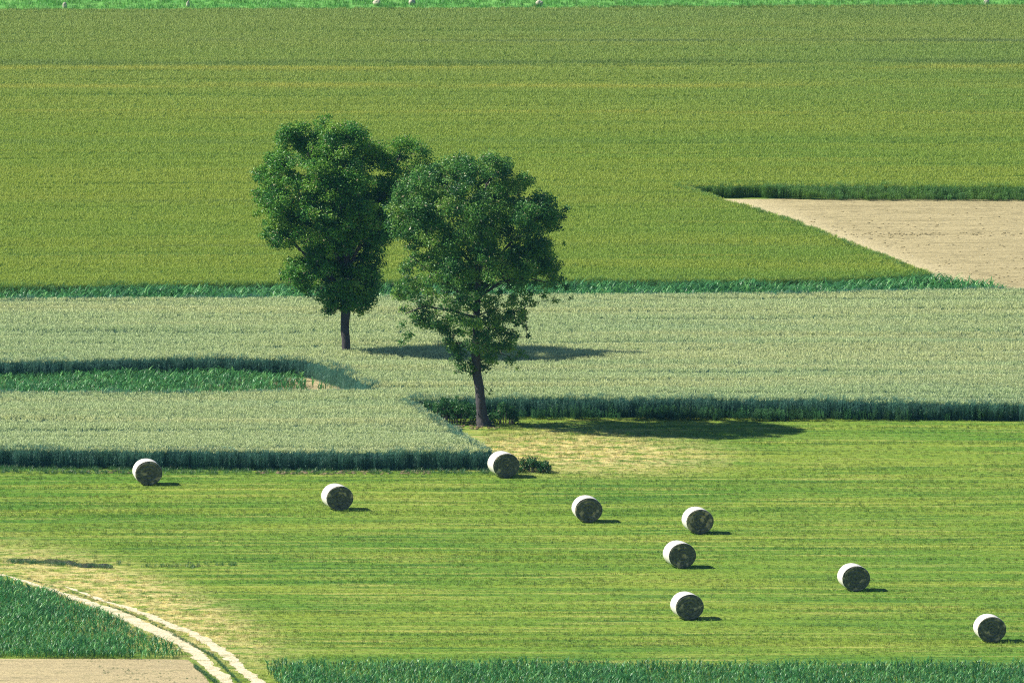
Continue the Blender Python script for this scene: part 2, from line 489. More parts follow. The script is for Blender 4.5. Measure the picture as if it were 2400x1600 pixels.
wheat_p = proto('wheat_tuft', cereal(1.04, 15, .20, .11, .028, 2, .7), [m_wheat_ear, m_wheat_leaf], 4)
barley_p = proto('barley_tuft', cereal(.80, 15, .22, .13, .026, 2, 1.0), [m_barley_ear, m_barley_leaf], 4)
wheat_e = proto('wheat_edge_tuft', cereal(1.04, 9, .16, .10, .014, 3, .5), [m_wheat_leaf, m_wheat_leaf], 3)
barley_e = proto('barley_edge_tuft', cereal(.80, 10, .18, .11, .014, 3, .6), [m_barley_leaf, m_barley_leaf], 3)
grass_p = proto('grass_tuft', grass(.085, 24, .12, .012), [m_grass], 4)
longgrass_p = proto('grass_tuft', grass(.30, 26, .14, .012), [m_herb], 3)
maize_p = proto('maize_plant', maize(.62), [m_maize], 4)
herb_p = proto('weed', herb(.75), [m_herb], 3)

# ------------------------------------------------------------------ outlines from the photo
HW, HB = .95, .70
def P_(pts, z=0.0): return [at(x, y, z) for x, y in pts]
wheat_poly = wobble(P_([(-1500, 706), (0, 702), (400, 698), (700, 696), (1330, 690), (1900, 688), (2130, 680), (2330, 676), (2700, 676), (3900, 676),
                        (3900, 945), (2400, 943), (1900, 936), (1500, 934), (1150, 932), (957, 937),
                        (1020, 975), (1080, 1008), (1120, 1034), (1150, 1056),
                        (900, 1057), (500, 1056), (0, 1050), (-1500, 1046),
                        (-1500, 916), (0, 919), (350, 922), (520, 920), (700, 913), (860, 911),
                        (888, 909), (850, 893), (800, 869), (742, 846), (690, 839), (520, 838), (250, 842), (0, 846), (-1500, 850)], HW), seed=3)
barley_poly = wobble(P_([(-1500, 20), (0, 21), (900, 18), (1600, 15), (2400, 12), (3900, 10),
                         (3900, 440), (2400, 437), (2000, 434), (1800, 433), (1596, 435),
                         (1690, 462), (1830, 505), (1960, 553), (2080, 600), (2185, 641),
                         (2000, 652), (1700, 655), (1350, 655), (700, 661), (350, 664), (0, 668), (-1500, 672)], HB), 2.5, .14, seed=5)
# ground sheets
def M_soil(name, a, b, c_, strip=None):
    s = NT(name)
    c = s.mix(s.ramp(s.noise((.10, .9, 1), 5, .65), .35, .65), a, b)
    c = s.mix(s.math('MULTIPLY', s.ramp(s.noise((.8, 1.3, 1), 5, .8, (4, 4, 0)), .50, .64), .7), c, c_)
    if strip:
        (x0, y0), (x1, y1) = strip; L = math.hypot(x1 - x0, y1 - y0); nx, ny = -(y1 - y0) / L, (x1 - x0) / L
        d = s.math('ADD', s.math('MULTIPLY', s.math('SUBTRACT', s.xyz()[0], x0), nx), s.math('MULTIPLY', s.math('SUBTRACT', s.xyz()[1], y0), ny))
        d = s.math('ADD', s.math('ABSOLUTE', d), s.math('MULTIPLY', s.noise((.8, .3, 1), 3, .6), 1.5))
        c = s.mix(s.ramp(d, 1.5, 5.0, .95, 0), c, (.56, .48, .28))
    c = s.gain(c, s.noise((5, 6, 5), 4, .7), .72, 1.22)
    return s.solid(c, .95, .05, s.noise((2.2, 3.5, 3), 5, .75), .16)
diag = (at(1690, 480), at(2190, 672))
m_soil = M_soil('bare dry soil', (.36, .305, .16), (.45, .38, .205), (.22, .19, .10), diag)
m_soil2 = M_soil('pale dry soil', (.42, .345, .195), (.50, .41, .225), (.28, .25, .13))
m_track = M_soil('track dust', (.68, .58, .38), (.78, .68, .47), (.34, .34, .15))
m_brown = M_soil('brown earth', (.22, .17, .10), (.32, .25, .15), (.10, .08, .05))
m_meadow = M_meadow_sheet()
def _far():
    s = NT('far meadow')
    c = s.mix(s.ramp(s.noise((.3, .5, 1), 4, .6), .35, .65), (.09, .28, .055), (.16, .36, .08))
    return s, c
s, c = _far(); m_far = s.solid(c, .9, .1, s.noise((1, 1, 1), 4, .6), .1)
s, c = _far(); s.m.name = 'far grass'; m_farg = s.plant(s.gain(c, s.rnd(), .7, 1.35), .4, .5, .3)

big = 6000
sheet('ground', [(-big, -1100 - big / 4), (big, -1100 - big / 4), (big, big), (-big, big)], -.012, m_meadow, 'grassy farmland under and around all the fields')
sheet('far_meadow', [(-900, at(0, 60)[1]), (900, at(0, 60)[1]), (900, 900), (-900, 900)], -.006, m_far, 'bright green meadow along the top edge of the photo')
soil_y1 = at(0, 469)[1]
sheet('bare_soil', [(-200, at(0, 750)[1]), (200, at(0, 750)[1]), (200, soil_y1 + .6), (at(1500, 465)[0], soil_y1 + .6), (at(1500, 700)[0], at(0, 700)[1]), (-200, at(0, 700)[1])], -.003, m_soil, 'pale bare soil wedge between the olive field and the wheat at right')
mead_poly = P_([(-3000, 1075), (1050, 1075), (1250, 960), (5000, 960), (5000, 1720), (-3000, 1720)])
sheet('meadow', mead_poly, .002, m_meadow, 'mown striped green hay meadow where the round bales lie')
sheet('plot_soil', P_([(-2500, 884), (600, 881), (745, 883), (870, 930), (900, 962), (-2500, 966)]), .002, m_soil2, 'sandy soil patch under the low green plot at left')
bl_poly = P_([(-2500, 1540), (300, 1543), (440, 1545), (470, 1570), (520, 1640), (560, 1720), (-2500, 1720)])
sheet('sandy_field', bl_poly, .006, m_soil2, 'pale sandy field in the bottom left corner')

# the farm track: two pale ruts
def rut(pts):
    """ribbon of (x, y, width in px) pixels on the ground, ragged sides"""
    P3 = [(*at(x, y), wpx / pxm(y)) for x, y, wpx in pts]
    Lft, Rgt = [], []
    for i in range(len(P3) - 1):
        (xa, ya, wa), (xb, yb, wb) = P3[i], P3[i + 1]
        n = max(2, int(math.hypot(xb - xa, yb - ya) / .3))
        for j in range(n):
            t = j / n; x = xa + (xb - xa) * t; y = ya + (yb - ya) * t; ww = (wa + (wb - wa) * t) / 2
            k1 = mnoise.noise(Vector((x, y * .9, 1))) * .2 + mnoise.noise(Vector((x * 3, y * 3, 1))) * .16; k2 = mnoise.noise(Vector((x, y * .9, 8))) * .2 + mnoise.noise(Vector((x * 3, y * 3, 5))) * .16
            Lft.append((x - ww + k1, y)); Rgt.append((x + ww + k2, y))
    return Lft + Rgt[::-1], P3
rutA, cA = rut([(-700, 1240, 14), (-120, 1322, 14), (4, 1346, 15), (53, 1360, 16), (119, 1381, 22), (163, 1396, 28), (216, 1415, 36), (264, 1431, 46), (303, 1450, 52),
                (369, 1479, 48), (422, 1505, 42), (461, 1531, 36), (501, 1571, 31), (535, 1600, 31), (600, 1680, 31), (640, 1740, 31)])
rutB, cB = rut([(150, 1373, 3), (171, 1380, 8), (200, 1392, 12), (250, 1410, 14), (303, 1425, 22), (356, 1444, 28), (395, 1463, 28), (448, 1481, 30), (488, 1505, 28),
                (527, 1531, 30), (567, 1568, 32), (606, 1600, 32), (670, 1680, 32), (720, 1740, 32)])
def ribbon(name, poly, mat, label):
    n = len(poly) // 2; m = MB()
    m.add([(x, y, .010) for x, y in poly], [(i, i + 1, 2 * n - 2 - i, 2 * n - 1 - i) for i in range(n - 1)])
    o = m.obj(name, [mat])
    if o.data.polygons[0].normal.z < 0: o.data.flip_normals()
    return tag(o, label, 'track', kind='structure')
ribbon('track', rutA, m_track, 'wider pale wheel rut curving beside the dark green crop')
ribbon('track', rutB, m_track, 'narrower pale wheel rut on the meadow side of the track')
on_rut = lambda x, y: inside(x, y, rutA) | inside(x, y, rutB)

# ------------------------------------------------------------------ crops
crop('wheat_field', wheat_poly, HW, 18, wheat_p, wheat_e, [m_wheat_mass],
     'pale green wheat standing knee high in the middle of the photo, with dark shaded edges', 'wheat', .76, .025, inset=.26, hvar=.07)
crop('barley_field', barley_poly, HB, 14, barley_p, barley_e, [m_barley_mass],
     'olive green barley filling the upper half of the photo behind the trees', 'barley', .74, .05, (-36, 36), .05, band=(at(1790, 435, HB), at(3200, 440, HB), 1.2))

mp_ = [(x, y) for x, y in mead_poly]
def mk(x, y): return ~on_rut(x, y) & ~inside(x, y, bl_poly) & ~inside(x, y, wheat_poly)
p = strew([(-30, mp_[5][1]), (30, mp_[5][1]), (30, at(0, 960)[1]), (at(1130, 960)[0], at(0, 965)[1]), (at(1130, 1075)[0], at(0, 1075)[1]), (-30, at(0, 1075)[1])], 19, keep=mk)
n = len(p)
row = vnoise(p[:, 0] * .05, p[:, 1] * 1.4, 21)
hh = .55 + .9 * row ** 2 + .5 * (vnoise(p[:, 0] * .8, p[:, 1] * .8, 4) - .3)
tall = rng.random(n) < .10; hh = np.where(tall, hh * 1.5 + .6, hh)
ok = rng.random(n) < .55 + .5 * row
p, hh = p[ok], hh[ok]; n = len(p)
scatter('meadow_grass', None, p, rng.uniform(0, 6.28, n), np.column_stack([rng.uniform(.7, 1.2, n)] * 2 + [np.clip(hh, .3, 2.6)]),
        rng.normal(0, .1, (n, 2)), grass_p, [], 'short mown grass covering the bale meadow', 'grass')

farg_p = proto('grass_tuft', grass(.28, 26, .30, .03), [m_farg], 3)
y0 = at(0, 60)[1]
p = strew([(-45, y0), (45, y0), (45, y0 + 75), (-45, y0 + 75)], 3, (-45, 45)); n = len(p)
scatter('far_grass', None, p, rng.uniform(0, 6.28, n), rng.uniform(.5, 1.3, (n, 1)) * np.ones(3), rng.normal(0, .1, (n, 2)), farg_p, [],
        'bright green grass strip along the top edge of the photo', 'grass')

def planting(name, poly, rows, gap, protos, label, cat, smin=.7, smax=1.1, keep=None, xlim=(-32, 32), rowdir='x'):
    xs = [q[0] for q in poly]; ys = [q[1] for q in poly]
    x0, x1 = max(min(xs), xlim[0]), min(max(xs), xlim[1])
    gx, gy = np.meshgrid(np.arange(x0, x1, gap), np.arange(min(ys), max(ys), rows))
    x = gx.ravel() + rng.uniform(-.5, .5, gx.size) * gap; y = gy.ravel() + rng.normal(0, .06, gx.size)
    ok = inside(x, y, poly)
    if keep is not None: ok &= keep(x, y)
    x, y = x[ok], y[ok]; n = len(x)
    s_ = rng.uniform(smin, smax, n) * (.8 + .4 * vnoise(x * .4, y * .3, 8))
    return scatter(name, None, np.column_stack([x, y, np.zeros(n)]), rng.uniform(0, 6.28, n), s_[:, None] * np.ones(3), rng.normal(0, .08, (n, 2)),
                   protos, [], label, cat)
yy = lambda q: at(0, q)[1]
planting('maize_strip', wobble(P_([(-900, 745), (0, 741), (1400, 736), (2100, 728), (2420, 716), (2340, 697), (2190, 667), (2000, 684), (1350, 691), (700, 696), (0, 703), (-900, 707)]), 2, .2), .5, .16, maize_p,
         'dark green leafy strip running between the olive field and the wheat', 'maize', .95, 1.45)
plot_poly = P_([(-900, 890), (0, 888), (300, 884), (690, 882), (720, 892), (760, 905), (850, 955), (700, 960), (0, 964), (-900, 964)])
xa = at(600, 880)[0]
planting('maize_plot', plot_poly, .36, .13, maize_p, 'low dark green leafy plot notched into the wheat at left', 'maize', .5, .95,
         keep=lambda x, y: rng.random(x.size) < np.clip(1 - (x - xa) / 3.4, .10, 1))
mz_poly = P_([(-1200, 1200), (-120, 1340), (0, 1362), (120, 1397), (220, 1432), (300, 1468), (380, 1506), (440, 1541), (330, 1545), (0, 1541), (-1200, 1535)])
planting('maize_corner', mz_poly, .45, .14, maize_p, 'dark green maize wedge between the track and the sandy field', 'maize', .5, .9,
         keep=lambda x, y: ~on_rut(x, y) & (rng.random(x.size) < np.where(x > at(300, 1500)[0], .55, 1)))
mf_poly = P_([(610, 1560), (660, 1556), (1500, 1562), (2400, 1564), (3400, 1566), (3400, 1730), (760, 1730), (680, 1640)])
planting('maize_front', mf_poly, .45, .14, maize_p, 'dark green maize band along the bottom edge of the photo', 'maize', .5, .88,
         keep=lambda x, y: rng.random(x.size) < np.clip(.25 + (x - at(610, 1560)[0]) / 2.0, 0, 1))

# weeds along crop feet and verges
def verge(name, segs, dens, protos, label, cat, smin, smax, zs=1.0):
    out = []
    for (x0, y0_, x1, y1_, dpt) in segs:
        a, b = at(x0, y0_), at(x1, y1_); L = abs(b[0] - a[0]) + abs(b[1] - a[1]); n = int(L * dpt * dens)
        t = rng.random(n); out.append(np.column_stack([a[0] + (b[0] - a[0]) * t, a[1] + (b[1] - a[1]) * t + rng.uniform(-.5, .5, n) * dpt, np.zeros(n)]))
    p = np.vstack(out); p = p[rng.random(len(p)) < .25 + 1.1 * vnoise(p[:, 0] * .5, p[:, 1] * .3, 31)]; n = len(p)
    s_ = rng.uniform(smin, smax, n)[:, None] * np.array([1, 1, zs])
    return scatter(name, None, p, rng.uniform(0, 6.28, n), s_, rng.normal(0, .1, (n, 2)), protos, [], label, cat)
verge('edge_weeds', [(1150, 980, 2900, 986, 1.3), (1500, 982, 1980, 984, 1.4)], 9, herb_p, 'green weeds at the foot of the dark wheat edge at right', 'weeds', .4, 1.05)
verge('verge_grass', [(-500, 1102, 1230, 1105, 2.6)], 20, longgrass_p, 'green grass verge at the foot of the front wheat edge', 'grass', .4, 1.0)
verge('track_grass', [(455, 1560, 520, 1610, 1.2), (250, 1418, 350, 1456, .5), (350, 1456, 500, 1538, .9), (500, 1538, 580, 1620, .9), (50, 1352, 240, 1412, .4)], 26, longgrass_p, 'green grass tufts growing beside the track', 'grass', .2, .5)

m_straw = M_leafy('dry straw', (.62, .52, .30), (.72, .62, .38), None, .3, .6, .2)
straw_p = proto('straw_tuft', grass(.40, 22, .10, .014), [m_straw], 3)
verge('straw_tufts', [(70, 1612, 240, 1614, 1.6), (-300, 1640, 420, 1650, 5)], 5, straw_p, 'pale dry straw tufts on the sandy field at the bottom left', 'straw', .6, 1.1)
verge('sandy_field_grass', [(200, 1548, 450, 1550, .7), (230, 1570, 470, 1600, 3.5)], 2.5, longgrass_p, 'sparse green tufts dotted over the sandy field', 'grass', .15, .45)

# ------------------------------------------------------------------ bushy clumps
def leaf_cloud(centres, radii, counts, size, aspect=.5, up=.35, tan=0.0, droop=0.0):
    """many small folded leaves scattered through ellipsoids; returns verts, faces, tint"""
    V, F, T = [], [], []
    base = 0
    for c_, r_, n in zip(centres, radii, counts):
        d = rng.normal(0, 1, (n, 3)); d /= np.linalg.norm(d, axis=1)[:, None]
        rr = rng.random(n) ** .6
        pos = np.array(c_) + d * rr[:, None] * np.array(r_)
        nrm = d * .45 + rng.normal(0, .8, (n, 3)) + np.array([0, 0, up]); nrm /= np.linalg.norm(nrm, axis=1)[:, None]
        ax = np.cross(nrm, rng.normal(0, 1, (n, 3))); ax /= np.linalg.norm(ax, axis=1)[:, None] + 1e-9
        ax[:, 2] -= droop; ax /= np.linalg.norm(ax, axis=1)[:, None]
        sd_ = np.cross(nrm, ax); sd_ /= np.linalg.norm(sd_, axis=1)[:, None] + 1e-9
        L = size * rng.uniform(.6, 1.35, n)[:, None]; W = L * aspect * rng.uniform(.8, 1.2, n)[:, None]
        a = pos - ax * L / 2; b = pos + sd_ * W / 2 + nrm * L * .08; e = pos + ax * L / 2; f = pos - sd_ * W / 2 + nrm * L * .08
        V.append(np.stack([a, b, e, f], 1).reshape(-1, 3))
        q = (np.arange(n) * 4)[:, None] + base
        F.append(np.concatenate([q + [[0, 1, 2]], q + [[0, 2, 3]]], 1).reshape(-1, 3)); base += 4 * n
        ct = rng.normal(0, .26)
        t = np.clip(rng.normal(.5 + ct, .17, n), 0, .97); t[rng.random(n) < tan] = 1.0
        T.append(np.repeat(t, 2))
    return np.vstack(V), np.vstack(F), np.concatenate(T)

def cloud_obj(name, V, F, T, mat, parent=None):
    me = bpy.data.meshes.new(name)
    me.vertices.add(len(V)); me.vertices.foreach_set('co', V.astype(np.float32).ravel())
    me.loops.add(len(F) * 3); me.loops.foreach_set('vertex_index', F.astype(np.int32).ravel())
    me.polygons.add(len(F)); me.polygons.foreach_set('loop_start', np.arange(0, len(F) * 3, 3, dtype=np.int32))
    me.update(calc_edges=True)
    a = me.attributes.new('tint', 'FLOAT', 'FACE'); a.data.foreach_set('value', T.astype(np.float32))
    me.materials.append(mat)
    o = bpy.data.objects.new(name, me); C.objects.link(o)
    if parent: o.parent = parent
    return o

def M_tree(name, stops, rough=.42, spec=.3, trans=.35):
    s = NT(name)
    a = s.n('Attribute'); a.attribute_name = 'tint'
    r = s.n('ValToRGB'); r.color_ramp.interpolation = 'LINEAR'
    el = r.color_ramp.elements
    el[0].position, el[0].color = stops[0][0], (*stops[0][1], 1); el[1].position, el[1].color = stops[-1][0], (*stops[-1][1], 1)
    for p_, c_ in stops[1:-1]:
        e = el.new(p_); e.color = (*c_, 1)
    s.l(a.outputs['Fac'], r.inputs[0])
    return s.plant(r.outputs[0], trans, rough, spec)
m_leafA = M_tree('tree leaves', [(0, (.03, .125, .025)), (.5, (.085, .265, .035)), (.97, (.21, .38, .04)), (1, (.45, .38, .24))])
m_leafB = M_tree('pale tree leaves', [(0, (.035, .12, .035)), (.5, (.09, .25, .045)), (.97, (.22, .37, .06)), (1, (.50, .44, .28))])
m_bush = M_tree('bush leaves', [(0, (.02, .09, .025)), (.5, (.04, .14, .035)), (.97, (.07, .20, .045)), (1, (.3, .2, .12))])
def M_bark():
    s = NT('bark')
    c = s.mix(s.noise((6, 6, 1.2), 4, .7), (.035, .032, .036), (.12, .11, .115))
    return s.solid(c, .9, .1, s.noise((14, 14, 2.5), 4, .7), .06)
m_bark = M_bark()

# ------------------------------------------------------------------ trees
def interp(tab, y):
    ys = [t[0] for t in tab]
    return [float(np.interp(y, ys, [t[k] for t in tab])) for k in range(1, len(tab[0]))]

def tree(name, base, prof, trunk_px, limbs_px, lobes, nclump, leaf, mat, label, dens, seed, airy=None, drop=None):
    """prof: rows (photo y, left x, right x) of the crown's outline; the crown is round in plan"""
    global rng
    rng = np.random.default_rng(seed); random.seed(seed)
    bx, by = base
    root = bpy.data.objects.new(name, None); C.objects.link(root); root.location = (bx, by, 0)
    tag(root, label, 'tree')
    loc = lambda x, y, dy=0.0: at_plane(x, y, by + dy) - Vector((bx, by, 0))
    k = FPX / math.hypot(by - CAM[1], CAM[2])
    # trunk
    m = MB()
    tp = [loc(x, y) for x, y, w_ in trunk_px]; tr = [w_ / 2 / k for x, y, w_ in trunk_px]
    tp[0].z = min(tp[0].z, -.05)
    pts, rad = [], []
    for i in range(len(tp) - 1):
        for j in range(5):
            t = j / 5
            pts.append(tp[i].lerp(tp[i + 1], t) + Vector((mnoise.noise(tp[i] * 3 + Vector((j, 0, 0))) * .03, 0, 0))); rad.append(tr[i] * (1 - t) + tr[i + 1] * t)
    pts.append(tp[-1]); rad.append(tr[-1])
    m.tube(pts, rad, 12, 0, True, .05)
    skel = [(p, r) for p, r in zip(pts, rad)][len(pts) // 3:]
    m.obj('trunk', [m_bark], root, True)
    # limbs
    lm = MB()
    for lp in limbs_px:
        q = [loc(x, y, dy) for x, y, dy in lp[1]]; r0 = lp[0] / 2 / k
        pp, rr = [], []
        for i in range(len(q) - 1):
            for j in range(4):
                t = j / 4; p = q[i].lerp(q[i + 1], t); u = (i + t) / (len(q) - 1)
                p = p + Vector(mnoise.noise_vector(p * .8)) * .18 * min(1, u * 3)
                pp.append(p); rr.append(r0 * (1 - .78 * u))
        pp.append(q[-1]); rr.append(r0 * .2)
        lm.tube(pp, rr, 7, 0, True, .05); skel += list(zip(pp, rr))
    # clumps of foliage
    y0, y1 = prof[0][0], prof[-1][0]
    cs = []
    tries = 0
    while len(cs) < nclump and tries < nclump * 40:
        tries += 1
        y = rng.uniform(y0, y1); xl, xr = interp(prof, y); hw = (xr - xl) / 2; cxp = (xl + xr) / 2
        if rng.random() > (hw / 230) ** 1.2: continue
        r = rng.random() ** .38; th = rng.uniform(0, 6.283)
        px = cxp + hw * .93 * r * math.cos(th); dy = hw / k * .85 * r * math.sin(th)
        p = loc(px, y, dy)
        if mnoise.noise(p * .6 + Vector((seed, 0, 0))) < -.16: continue
        if airy and rng.random() < airy(px, y): continue
        cs.append((p, rng.uniform(.2, .5) if airy and airy(px, y) > .15 else rng.uniform(.26, .68)))
    for (x, y, rp, dy) in lobes:
        cs.append((loc(x, y, dy), rp / k))
    # twigs from the nearest limb to each clump
    tw = MB()
    base_skel = list(skel)
    for p, r in sorted(cs, key=lambda q: q[0].length):
        best = min(base_skel, key=lambda s_: (s_[0] - p).length + max(0, s_[0].z - p.z) * .8)
        a = best[0]; d = p - a; mid = a + d * .5 + Vector((0, 0, .12 * d.length)) + Vector(mnoise.noise_vector(p)) * .15
        r0 = min(best[1] * .6, .035 + .010 * d.length)
        tw.tube([a, a.lerp(mid, .55), mid, p], [r0, r0 * .8, r0 * .55, r0 * .25], 5, 0, False)
        if d.length > .7: base_skel += [(mid, r0 * .55), (p, r0 * .3)]
        for _ in range(3):
            e = p + Vector(rng.normal(0, 1, 3)).normalized() * r * .9
            tw.tube([p, e], [r0 * .25, .004], 4, 0, False)
    o = len(lm.v)
    lm.v += tw.v; lm.f += [tuple(i + o for i in f) for f in tw.f]; lm.mi += tw.mi
    lm.obj('branches', [m_bark], root, True)
    cen = [tuple(p) for p, r in cs]; rad_ = [(r, r, r * .75) for p, r in cs]
    cnt = [int(dens * (r / .45) ** 2 * rng.uniform(.7, 1.25)) for p, r in cs]
    V, F, T = leaf_cloud(cen, rad_, cnt, leaf, .52, .4, .022, .25)
    cloud_obj('crown', V, F, T, mat, root)
    return root

S = 1.0204
def sc_prof(rows): return [(y * S, a * S, b * S) for y, a, b in rows]
bxA = at(812, 822, .90)
profA = sc_prof([(268, 705, 775), (285, 672, 820), (305, 640, 862), (335, 630, 884), (365, 600, 900), (400, 574, 912), (440, 560, 925), (470, 566, 930),
                 (510, 588, 925), (550, 600, 910), (580, 622, 882), (610, 640, 878), (645, 655, 880), (675, 685, 872), (700, 720, 856), (716, 755, 825)])
lobesA = [(905, 335, 22, 0), (925, 330, 24, .3), (945, 332, 26, .2), (965, 345, 22, -.3), (980, 375, 24, 0), (990, 392, 20, .3), (900, 360, 22, .6), (970, 415, 26, .2),
          (930, 425, 28, .2), (960, 455, 28, .5), (985, 440, 26, .8), (940, 490, 30, .3), (600, 440, 12, .5), (592, 490, 12, 0), (610, 540, 14, .3), (668, 600, 16, 0), (680, 640, 18, .2), (700, 660, 18, -.2)]
lobesA = [(x * S, y * S, r * 1.25, d) for x, y, r, d in lobesA]
lobesA += [(x * S, y * S, r, d) for x, y, r, d in [(915, 395, 30, -.4), (945, 395, 26, .9), (905, 520, 30, .8), (890, 470, 34, .4), (895, 420, 32, -.3), (960, 500, 30, 1.4), (590, 400, 20, 0), (595, 460, 20, .2), (620, 520, 20, .4), (925, 360, 24, .5), (955, 375, 26, -.2), (970, 440, 28, .6), (915, 450, 30, .6), (975, 350, 20, .2), (625, 370, 20, .1), (650, 320, 22, 0), (690, 290, 24, .2), (740, 282, 24, 0), (800, 290, 24, .1)]]
tree('broadleaf_tree', bxA, profA,
     [(814, 872, 24), (812, 822, 20), (808, 760, 20), (810, 735, 22), (815, 690, 20), (814, 650, 17), (812, 600, 14), (806, 520, 11), (790, 420, 7), (775, 320, 4)],
     [(13, [(808, 690, 0), (780, 655, -.3), (741, 618, -.6), (700, 585, -.8), (665, 550, -1.0), (625, 490, -1.0)]),
      (9, [(812, 640, 0), (770, 560, .8), (720, 480, 1.5), (680, 400, 1.8)]),
      (10, [(812, 640, 0), (850, 560, -.4), (880, 480, -.3), (925, 410, 0), (940, 350, .1)]),
      (7, [(870, 510, -.3), (930, 470, .2), (975, 410, .2)]),
      (8, [(808, 560, 0), (840, 460, -1.4), (850, 370, -1.8)]),
      (8, [(806, 540, 0), (760, 450, -1.4), (720, 360, -2.2)]),
      (7, [(809, 620, 0), (850, 600, 1.5), (880, 540, 2.6)]),
      (6, [(815, 735, 0), (780, 710, -.7), (745, 690, -1)]),
      (6, [(815, 725, 0), (850, 700, .5), (875, 680, .8)])],
     lobesA, 800, .13, m_leafA, 'dense dark green tree at left whose trunk rises from the wheat', 190, 5,
     airy=lambda x, y: .35 if x < 640 else 0)
bxB = at(1133, 998)
profB = sc_prof([(356, 1070, 1150), (372, 975, 1190), (395, 925, 1218), (425, 895, 1245), (460, 886, 1280), (490, 886, 1306), (520, 890, 1304), (550, 905, 1296),
                 (580, 925, 1300), (610, 912, 1308), (640, 898, 1308), (665, 892, 1290), (690, 905, 1255), (720, 910, 1235), (750, 960, 1215), (780, 1010, 1215), (810, 1022, 1215), (840, 1045, 1180), (858, 1075, 1130)])
def airyB(x, y):
    y /= S; x /= S
    if y > 740: return .45
    if y > 640: return .25 if x < 1200 else .38
    if y > 560 and x < 1010: return .2
    return 0.0
lobesB = [(x * S, y * S, r, d) for x, y, r, d in [
    (925, 745, 16, -.5), (940, 770, 17, -.3), (925, 785, 14, 0), (955, 735, 16, .2), (975, 715, 16, 0), (1290, 640, 15, 0), (1300, 660, 12, 0), (1310, 685, 8, .3), (1275, 690, 12, .4),
    (1205, 735, 9, .3), (1207, 752, 9, .3), (1213, 770, 9, .3), (1185, 745, 9, .3), (1300, 480, 14, .2), (1290, 500, 15, 0), (1296, 560, 8, 0), (1260, 455, 15, 0),
    (1040, 790, 16, -.4), (1060, 815, 18, -.3), (1080, 835, 16, 0), (1140, 800, 22, -.4), (1170, 800, 20, -.2), (1195, 810, 18, 0), (1130, 830, 16, .3), (1100, 770, 22, -.5), (1150, 760, 20, -.2),
    (1210, 820, 8, .2), (1190, 845, 7, 0), (1045, 855, 6, 0), (1125, 905, 6, .2), (1128, 895, 5, .2)]]
tree('broadleaf_tree', bxB, profB,
     [(1134, 1008, 44), (1133, 992, 33), (1129, 970, 26), (1126, 930, 22), (1119, 880, 22), (1114, 830, 20), (1116, 780, 17), (1118, 730, 14), (1119, 690, 14), (1124, 620, 12), (1130, 520, 8), (1140, 430, 4)],
     [(9, [(1120, 740, 0), (1085, 690, -.5), (1020, 640, -1), (960, 600, -1.2)]),
      (8, [(1118, 745, 0), (1060, 730, -.3), (1000, 715, -.4), (950, 735, -.5)]),
      (8, [(1119, 700, 0), (1170, 660, .3), (1240, 650, .4), (1300, 660, .2)]),
      (8, [(1121, 660, 0), (1180, 590, -.8), (1250, 520, -1.2), (1290, 490, -.8)]),
      (8, [(1123, 640, 0), (1060, 560, 1), (990, 470, 1.6), (950, 430, 1.8)]),
      (7, [(1125, 600, 0), (1080, 500, -1.4), (1040, 420, -2)]),
      (7, [(1127, 570, 0), (1180, 480, 1.6), (1200, 420, 2)]),
      (6, [(1119, 690, 0), (1170, 640, 1.8), (1200, 580, 3)]),
      (5, [(1117, 790, 0), (1160, 770, -.3), (1230, 790, -.3)]),
      (5, [(1115, 830, 0), (1080, 800, -.4), (1045, 805, -.5)]),
      (5, [(1116, 800, 0), (1150, 825, .3), (1200, 835, .2)]),
      (3, [(1230, 720, .3), (1232, 760, .3), (1235, 800, .3)])],
     lobesB, 860, .13, m_leafB, 'tree in front with airy lower branches and bare trunk foot beside the meadow', 175, 9, airy=airyB)

def clump(name, px, py, wpx, hpx, dep, n, label, cat, tan=0.02, seed=1, stems=10):
    """low bushy growth standing on the ground at pixel (px, py)"""
    global rng
    rng = np.random.default_rng(seed)
    bx, by = at(px, py); k = pxm(py); W, H = wpx / k / 2, hpx / k
    root = bpy.data.objects.new(name, None); C.objects.link(root); root.location = (bx, by, 0); tag(root, label, cat)
    cen, rad = [], []
    for _ in range(n):
        u = rng.uniform(-1, 1); v = rng.uniform(-1, 1)
        hh = H * math.sqrt(max(0, 1 - u * u)) ** .7 * rng.uniform(.25, .9)
        cen.append((u * W, v * dep, hh)); q = rng.uniform(.13, .24); rad.append((q, q, q))
    V, F, T = leaf_cloud(cen, rad, [70] * n, .09, .5, .4, tan)
    V[:, 2] = np.maximum(V[:, 2], .005)
    cloud_obj('foliage', V, F, T, m_bush, root)
    m = MB()
    for c_ in cen: m.tube([(c_[0] * .8, c_[1] * .8, -.02), c_], [.012, .005], 4, 0, False)
    m.obj('stems', [m_bark], root)
    return root
clump('nettle_clump', 1058, 990, 165, 62, 1.3, 170, 'broad dark green nettle clump left of the front trunk', 'weeds', .01, 3)
clump('weed_clump', 1180, 994, 64, 52, .5, 50, 'dark shaded weeds at the right foot of the front trunk', 'weeds', .01, 4)
clump('shrub', 1246, 1106, 86, 35, .7, 75, 'small dark bush with brown top beside the bale at the wheat corner', 'shrub', .10, 5)

